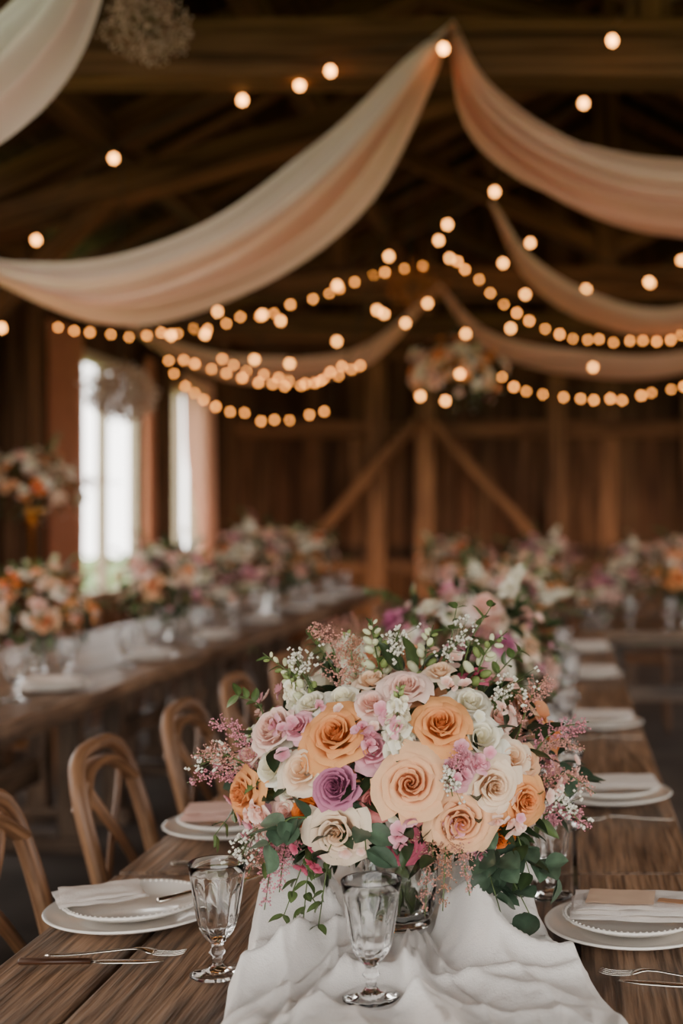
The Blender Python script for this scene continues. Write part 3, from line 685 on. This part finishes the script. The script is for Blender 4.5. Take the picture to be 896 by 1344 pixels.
for X,ww in ((XL,wins),(XR,winsR)):
    for a,b in ww:
        wi+=1;mb=MB();c=lin((190,172,150))
        for yy in (a,b,(a+b)/2):beam(mb,(X,yy,wz0),(X,yy,wz1),.08,.07,c,up=(0,1,0))
        for zz in (wz0,wz1):beam(mb,(X,a-.04,zz),(X,b+.04,zz),.1,.08,c)
        mb.build('window_%d'%wi,[M_white],smooth=False)
mb=MB()
for yy in (-.2,3.6,7.4,8.95,11.92,14.1):beam(mb,(XL+.12,yy,0),(XL+.12,yy,EAVE+.1),.2,.22,(.9,.87,.84),up=(0,1,0))
beam(mb,(XL+.1,YF,EAVE-.1),(XL+.1,YB,EAVE-.1),.18,.22,(.8,.75,.7));beam(mb,(XR-.1,YF,EAVE-.1),(XR-.1,YB,EAVE-.1),.18,.22,(.8,.75,.7))
for yy in (4.7,8.7,12.6):beam(mb,(XR-.12,yy,0),(XR-.12,yy,EAVE+.1),.2,.22,(1.,1,.9),up=(0,1,0))
mb.build('timber_posts',[M_beam],smooth=False)
# roof
mb=MB()
for side in (0,1):
    x0,z0=(XL-.3,EAVE+.0) if side==0 else (XR+.3,EAVE)
    nb=22
    for i in range(nb):
        f0,f1=i/nb,(i+1)/nb;xa,za=x0+(RX-x0)*f0,z0+(RZ-z0)*f0;xb,zb=x0+(RX-x0)*f1,z0+(RZ-z0)*f1
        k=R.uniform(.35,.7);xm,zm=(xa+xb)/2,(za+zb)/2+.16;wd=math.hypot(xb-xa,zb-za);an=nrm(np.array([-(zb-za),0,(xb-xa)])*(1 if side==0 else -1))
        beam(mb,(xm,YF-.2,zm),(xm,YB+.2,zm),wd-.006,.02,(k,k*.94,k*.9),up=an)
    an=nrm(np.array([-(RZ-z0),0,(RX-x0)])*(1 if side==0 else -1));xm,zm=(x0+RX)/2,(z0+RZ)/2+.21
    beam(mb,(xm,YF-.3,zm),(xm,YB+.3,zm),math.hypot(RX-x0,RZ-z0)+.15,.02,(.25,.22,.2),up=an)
mb.build('ceiling',[M_barn],smooth=False)
mb=MB()
y=-1.8
while y<YB:
    k=R.uniform(.6,1.)
    for xx in (XL,XR):beam(mb,(xx,y,EAVE),(RX,y,RZ),.06,.14,(k,k*.94,k*.9),up=(0,1,0))
    y+=.62
for f in (.25,.5,.75):
    for xx in (XL,XR):
        x=xx+(RX-xx)*f;z=EAVE+(RZ-EAVE)*f-.12;beam(mb,(x,YF,z),(x,YB,z),.14,.16,(.8,.75,.7))
beam(mb,(RX,YF,RZ-.1),(RX,YB,RZ-.1),.1,.24,(.9,.84,.78))
mb.build('roof_rafters',[M_beam],smooth=False)
for ty,kind in ((.2,'t'),(2.8,'t'),(5.45,'t'),(8.0,'s'),(10.6,'t'),(12.9,'t')):
    mb=MB();c=(1.2,1.1,1.02)
    for xx in (XL,XR):beam(mb,(xx,ty,EAVE-.05),(RX,ty,RZ-.2),.16,.24,c,up=(0,1,0))
    if kind=='t':
        beam(mb,(XL,ty,3.34),(XR,ty,3.34),.2,.24,c);beam(mb,(RX,ty,3.4),(RX,ty,RZ-.2),.18,.18,c,up=(0,1,0))
        for s in (-1,1):
            beam(mb,(RX,ty,3.6),(RX+s*1.7,ty,roofz(RX+s*1.7)-.2),.12,.14,c,up=(0,1,0))
            beam(mb,(RX+s*2.2,ty,3.4),(RX+s*2.2,ty,roofz(RX+s*2.2)-.15),.14,.14,c,up=(0,1,0))
    else:
        beam(mb,(XL,ty,3.12),(RX+1.6,ty,4.8),.16,.24,c,up=(0,1,0));beam(mb,(XR,ty,3.12),(RX-1.6,ty,4.8),.16,.24,c,up=(0,1,0))
        beam(mb,(RX,ty,4.3),(RX,ty,RZ),.18,.18,c,up=(0,1,0));beam(mb,(XL+.2,ty,2.55),(XL+1.1,ty,3.45),.1,.12,c,up=(0,1,0))
    mb.build('roof_truss',[M_beam],smooth=False)
# outside
m,nt,o=newmat('grass');tc=N(nt,'ShaderNodeTexCoord');n1=N(nt,'ShaderNodeTexNoise');n1.inputs['Scale'].default_value=3;n1.inputs['Detail'].default_value=8
nt.links.new(tc.outputs['Object'],n1.inputs['Vector']);r=N(nt,'ShaderNodeValToRGB');r.color_ramp.elements[0].color=(*lin((70,100,40)),1);r.color_ramp.elements[1].color=(*lin((150,175,95)),1)
p=N(nt,'ShaderNodeBsdfPrincipled');p.inputs['Roughness'].default_value=.9;nt.links.new(n1.outputs[0],r.inputs[0]);nt.links.new(r.outputs[0],p.inputs['Base Color']);nt.links.new(p.outputs[0],o.inputs[0]);M_grass=m
mb=MB();beam(mb,(0,-30,-.2),(0,60,-.2),90,.18);mb.build('ground',[M_grass],smooth=False)
mb=MB();V,F=sphere(24,16)
for i in range(12):
    s=R.uniform(.5,.9);c=np.array([-8.5-R.uniform(0,2),14+i*2,-.1])
    W=np.array([v*s*(1+.25*noise.noise(Vector(v*3+c))+.1*noise.noise(Vector(v*9+c))) for v in V])*np.array([1.3,1.3,1.])+c;mb.add(W,F,lin((110,140,70)))
mb.build('hedge',[M_leaf])

# ------------------------------------------------------------ curtains + drapes
def curtain(y0,y1,ztop,zbot,x,tie=None,c0=(196,134,106)):
    nu,nv=90,40;V=[];C=[]
    c0=lin(c0)
    for i in range(nu):
        for j in range(nv):
            u=i/(nu-1);v=j/(nv-1);z=ztop+(zbot-ztop)*v
            sq=1-(.5*math.exp(-((v-.62)/.22)**2) if tie else 0.12*v)
            yy=(y1 if tie else y0)+((u-1) if tie else u)*(y1-y0)*sq
            xx=x+.038*math.sin(u*38+.8*math.sin(v*3))*(.6+.4*v)
            V.append([xx,yy,z]);C.append(c0)
    mb=MB();mb.add(V,gridF(nu,nv),C)
    tube(mb,[(x,y0-.1,ztop+.02),(x,y1+.1,ztop+.02)],.012,seg=8,col=lin((60,45,35)))
    mb.build('window_curtain',[M_curtain])
curtain(9.3,9.98,2.85,.25,XL+.14);curtain(12.6,13.7,2.85,.25,XL+.14,True,(232,182,160));curtain(11.5,11.72,2.85,.25,XL+.14)
def drape(U,L,nf=7,amp=.035,cu=(250,238,236),cl=(247,206,182),name='ceiling_drape',seed=0,bulge=.1):
    n=110;U=catmull(U,n);Lw=catmull(L,n);nt_=96;V=[];C=[];a=lin(cu);b=lin(cl)
    for i in range(n):
        s=i/(n-1);w=np.linalg.norm(U[i]-Lw[i]);A=amp*min(1,w/.3)
        for j in range(nt_):
            t=j/(nt_-1);p=U[i]*(1-t)+Lw[i]*t
            ph=2*math.pi*nf*t+1.3*noise.noise(Vector((s*2.2,t*1.8,seed)))*4+seed
            d=A*(math.sin(ph)+.35*math.sin(2.3*ph+1+s*4)+.5*math.sin(.43*ph+s*3))
            p=p+np.array([0,-d-bulge*math.sin(math.pi*t)*min(1,w/.3),.3*d])
            V.append(p);k=min(1,max(0,.5+(t-.55)*2.2+.9*noise.noise(Vector((s*2,t*5,seed+9)))));C.append(a*(1-k)+b*k)
    mb=MB();mb.add(V,gridF(n,nt_),C);mb.build(name,[M_drape])
drape([(-.45,5.28,3.42),(-.62,5.2,3.22),(-1.0,5.2,2.84),(-1.45,5.3,2.57),(-2.0,5.5,2.47),(-2.6,5.8,2.56),(-3.15,6.1,2.85),(-3.75,6.4,3.2)],
      [(-.47,5.28,3.40),(-.52,5.15,3.1),(-.78,5.1,2.62),(-1.22,5.1,2.30),(-1.85,5.3,2.19),(-2.55,5.7,2.46),(-3.1,6.0,2.76),(-3.75,6.4,3.17)],5,.048)
drape([(-.45,5.28,3.42),(-.28,5.2,3.12),(.05,5.1,2.88),(.48,5.0,2.74),(1.1,4.9,2.78),(1.9,4.8,3.2)],
      [(-.47,5.28,3.40),(-.40,5.15,2.98),(-.12,5.0,2.66),(.36,4.9,2.46),(1.1,4.85,2.48),(1.9,4.8,3.16)],5,.048,(246,214,200),(240,188,166),seed=3)
drape([(-1.0,3.0,3.3),(-1.36,3.5,2.95),(-1.63,3.7,2.79),(-1.96,3.8,2.7),(-2.6,3.9,2.8),(-3.75,4,3.25)],
      [(-.98,3.0,3.28),(-1.2,3.45,2.92),(-1.38,3.65,2.66),(-1.63,3.7,2.43),(-2.0,3.8,2.32),(-3.75,4,3.2)],4,.04,(250,245,244),(246,216,210),seed=5)
bc=((242,212,198),(234,186,164))
drape([(-.45,8.1,3.4),(-.2,8.4,3.1),(.2,8.5,2.89),(.78,8.5,2.81),(1.8,8.4,3.2)],[(-.47,8.1,3.38),(-.25,8.4,2.97),(.2,8.5,2.69),(.78,8.5,2.63),(1.8,8.4,3.17)],5,.03,*bc,seed=6)
drape([(-1.0,10.4,3.3),(-.6,10.2,2.9),(0,10.2,2.75),(.94,10.2,2.73),(2.2,10.4,3.2)],[(-1.02,10.4,3.28),(-.66,10.2,2.8),(0,10.2,2.56),(.94,10.2,2.56),(2.2,10.4,3.18)],5,.03,*bc,seed=7)
drape([(-3.7,10.3,3.15),(-3.09,10.2,2.82),(-2.46,10.2,2.69),(-1.62,10.2,2.76),(-1.0,10.4,3.3)],[(-3.7,10.3,3.12),(-3.12,10.2,2.7),(-2.46,10.2,2.47),(-1.58,10.2,2.6),(-.98,10.4,3.28)],5,.03,*bc,seed=8)
mb=MB();breath(mb,(-1.16,3.6,2.75),.125,620,lin((232,196,178)),s0=.0036,col2=lin((160,112,84)));tube(mb,[(-1.16,3.6,2.8),(-1.1,3.3,3.6)],.003,seg=5,col=(.05,.04,.03),mat=1);mb.build('dried_flower_bunch',[M_petal,M_leaf])
mb=MB();breath(mb,(-2.62,7.65,2.14),.21,800,lin((240,216,200)),s0=.009,col2=lin((190,140,110)));tube(mb,[(-2.62,7.65,2.15),(-2.62,7.68,3.5)],.004,seg=5,col=(.05,.04,.03),mat=1);mb.build('hanging_flower_bunch',[M_petal,M_leaf])
mb=MB();breath(mb,(-1.0,8.5,2.93),.2,260,lin((220,150,100)),s0=.008,col2=lin((130,84,50)));tube(mb,[(-1.0,8.5,3.0),(-1.0,8.3,3.9)],.004,seg=5,col=(.05,.04,.03),mat=1);mb.build('hanging_flower_bunch',[M_petal,M_leaf])
hb=bg_bouquet(31,.32,.23,.0,n=60,pal='OOPCWWBBCPR',vase=False,ng=70,nsp=6);hb.name='hanging_floral_chandelier';hb.location=(-.70,8.5,2.36)
mb=MB();tube(mb,[(0,0,.15),(0,0,1.9)],.005,seg=6,col=(.05,.04,.03));mb.build('cord',[M_wire],parent=hb)
fs=empty('floral_stand',(-3.35,8.15,0))
mb=MB();tube(mb,[(0,0,.02),(0,0,1.42)],.014,seg=10);lathe(mb,[(0,0),(.17,0),(.17,.012),(.02,.03),(0,.03)],32);lathe(mb,[(0,1.36),(.05,1.38),(.09,1.44),(.1,1.47),(.09,1.47),(0,1.4)],24);mb.build('stand',[M_brass],parent=fs)
sb=bg_bouquet(41,.34,.22,.0,n=54,pal='WWBCOPWR',vase=False,ng=180,nsp=8);sb.name='stand_flowers';sb.parent=fs;sb.location=(0,0,1.62)

# ------------------------------------------------------------ string lights
mb=MB();Vs,Fs=sphere(8,7)
def bulb(p,r,m=1):
    p=np.array(p,float);mb.add(Vs*r*np.array([1,1,1.15])+p,Fs,mat=m)
    tube(mb,[p+[0,0,r*1.0],p+[0,0,r*2.6]],r*.5,seg=6,col=(.03,.025,.02),mat=0)
def string(P,sp=None,r=.0105,drop=.03,own=False,ends=None):
    P=np.array(P,float);Q=P+np.array([0,0,drop+r])
    if ends is not None:Q=np.vstack([np.array(ends[0]),Q,np.array(ends[1])])
    W=catmull(Q,len(Q)*9);tube(mb,W,.0035,seg=4,col=(.03,.025,.02),mat=0)
    if own:
        for p in P:bulb(p,r,2)
    else:
        C=catmull(P,400);d=np.r_[0,np.cumsum(np.linalg.norm(np.diff(C,axis=0),axis=1))];s=.0
        while s<d[-1]:
            bulb([np.interp(s,d,C[:,k]) for k in range(3)]+rng.normal(0,.009,3),r*R.uniform(.8,1.15));s+=sp*R.uniform(.75,1.25)
Y=8.5
string([(-.70,Y,3.10),(-.45,Y,2.86),(-.2,Y,2.685),(.2,Y,2.575),(.78,Y,2.61),(1.5,Y,2.95)],.098,ends=((-.8,8.1,3.4),(1.9,8.3,3.4)))
string([(-.42,Y,2.32),(-.225,Y,2.235),(.3,Y,2.195),(.78,Y,2.275),(1.5,Y,2.6)],.102,ends=((-.68,8.5,2.5),(1.9,8.3,3.3)))
string([(-3.325,Y,2.66),(-3.0,Y,2.625),(-2.7,Y,2.615),(-2.06,Y,2.725),(-1.535,Y,2.895),(-1.255,Y,3.01),(-.9,Y,3.085)],.112,ends=((-3.75,8.5,2.9),(-.8,8.1,3.4)))
string([(-2.59,Y,2.46),(-2.4,Y,2.41),(-2.2,Y,2.36),(-1.875,Y,2.275),(-1.6,Y,2.31),(-1.40,Y,2.45)],.092,ends=((-2.9,8.4,2.9),(-1.1,8.1,3.3)))
string([(-2.45,Y+.8,2.55),(-2.1,Y+.8,2.42),(-1.75,Y+.8,2.40),(-1.45,Y+.8,2.52)],.11,ends=((-2.9,9.2,2.9),(-1.1,9.1,3.3)))
string([(-2.575,Y,2.36),(-2.4,Y,2.205),(-2.14,Y,2.095),(-1.85,Y,2.055),(-1.55,Y,2.12)],.096,ends=((-2.9,8.4,2.9),(-1.1,8.1,3.2)))
S=.0175
string([(.19,5.1,3.27),(.09,5.95,3.30),(-.38,7.1,3.19),(-.72,8,3.22),(-1.19,8.8,3.19)],own=True,r=S,ends=((.4,4.4,3.35),(-1.5,9.4,3.3)))
string([(-.47,5.05,3.22),(-.95,5.27,3.21),(-1.11,5.44,3.21),(-1.39,5.6,3.2),(-2.12,6.1,3.09),(-2.77,6.8,2.86),(-3.3,7.6,2.52)],own=True,r=S,ends=((-.4,5.2,3.36),(-3.75,8.2,2.7)))
string([(-2.85,7.65,2.90),(-2.61,7.65,2.665),(-2.32,7.65,2.485),(-2.12,7.65,2.49),(-1.78,7.65,2.607),(-1.34,7.65,2.78)],own=True,r=.0155,ends=((-3.2,7.9,3.15),(-.9,7.9,3.5)))
string([(-2.50,9.35,2.905),(-1.98,9.35,2.53),(-1.64,9.35,2.69),(-1.35,9.35,2.917),(-.985,9.35,2.966),(-.71,9.35,2.746),(-.385,9.35,2.785),(-.28,9.35,3.03),(-.04,9.35,3.04),(.16,9.35,3.065)],own=True,r=.017,ends=((-2.9,9.8,3.2),(.5,9.0,3.4)))
string([(-.90,10.2,3.466),(-.48,10.2,3.43),(-.24,10.2,3.38),(.17,10.2,3.22),(.68,10.2,3.27),(.92,10.2,3.45)],own=True,r=.017,ends=((-1.2,10.5,3.4),(1.2,10.5,3.4)))
string([(-.74,7.65,3.045),(-.36,7.65,2.91),(-.2,7.65,3.03),(.5,7.65,2.80),(.7,7.65,2.93)],own=True,r=.0155,ends=((-.9,7.9,3.5),(.9,7.9,3.5)))
string([(-2.03,8.5,2.45),(-1.88,8.6,2.72),(-1.18,8.5,2.75),(-1.04,8.5,2.69),(-.76,8.3,2.16),(-.92,8.3,2.19),(-.66,8.2,2.32),(.19,8.5,2.4)],own=True,r=.0155)
mb.build('string_lights',[M_wire,M_bulb,M_bulb2])

# ------------------------------------------------------------ light
w=D.worlds.new('World');bpy.context.scene.world=w;w.use_nodes=True;nt=w.node_tree
bg=nt.nodes['Background'];bg.inputs[0].default_value=(1,.955,.90,1);bg.inputs[1].default_value=6.6
def area(name,loc,rot,sx,sy,e,col,portal=False):
    l=D.lights.new(name,'AREA');l.shape='RECTANGLE';l.size=sx;l.size_y=sy;l.energy=e;l.color=col
    if portal:l.cycles.is_portal=True
    o=D.objects.new(name,l);bpy.context.scene.collection.objects.link(o);o.location=loc;o.rotation_euler=rot
area('portal_door',(.3,YF-.1,1.55),(math.pi/2,0,0),6.4,3.1,1,(1,1,1),True)
for a,b in wins[:2]:area('portal_window',(XL-.08,(a+b)/2,1.75),(0,-math.pi/2,0),1.94,b-a,1,(1,1,1),True)
for a,b in winsR:area('portal_window',(XR+.08,(a+b)/2,1.75),(0,math.pi/2,0),1.94,b-a,1,(1,1,1),True)
warm=(1,.58,.32)
area('fill_back_wall',(.3,13.3,.06),(math.radians(158),0,0),7.5,.25,62,warm)  # added warm fill, hidden behind the tables, to brighten the back wall
area('fill_left_wall',(-3.3,9.5,.06),(0,math.radians(165),0),.2,8,14,warm)  # added warm fill at floor level to brighten the left wall
def fill_lamp(x,y,z,e_):  # made-up lamp with a shade, out of view, added as warm fill
    e=empty('added_fill_lamp',(x,y,z));mb=MB();lathe(mb,[(.03,.16),(.05,.15),(.13,0),(.125,0),(.045,.145),(0,.15)],28,lin((60,50,42)))
    tube(mb,[(0,0,.15),(0,0,.22),(.12 if x>0 else -.12,0,.24),(.28 if x>0 else -.28,0,.1)],.01,seg=6,col=lin((50,42,36)));mb.build('shade',[M_wire],parent=e)
    l=D.lights.new('lamp','POINT');l.energy=e_;l.color=warm;l.shadow_soft_size=.04;o=D.objects.new('lamp',l);bpy.context.scene.collection.objects.link(o);o.parent=e;o.location=(0,0,-.02)
fill_lamp(4.25,4.9,2.9,80);fill_lamp(4.25,9.0,2.9,60);fill_lamp(4.25,12.6,2.9,45);fill_lamp(-3.5,3.5,2.4,70)

# ------------------------------------------------------------ camera
cam=D.cameras.new('camera');co=D.objects.new('camera',cam);bpy.context.scene.collection.objects.link(co)
co.location=(0,0,1.36);co.rotation_euler=(math.pi/2,0,0);cam.lens=1700/1344*36;cam.sensor_width=36;cam.sensor_fit='AUTO'
cam.shift_x=-292/1344;cam.shift_y=18/1344;cam.clip_start=.05
cam.dof.use_dof=True;cam.dof.focus_distance=1.80;cam.dof.aperture_fstop=2.2
bpy.context.scene.camera=co
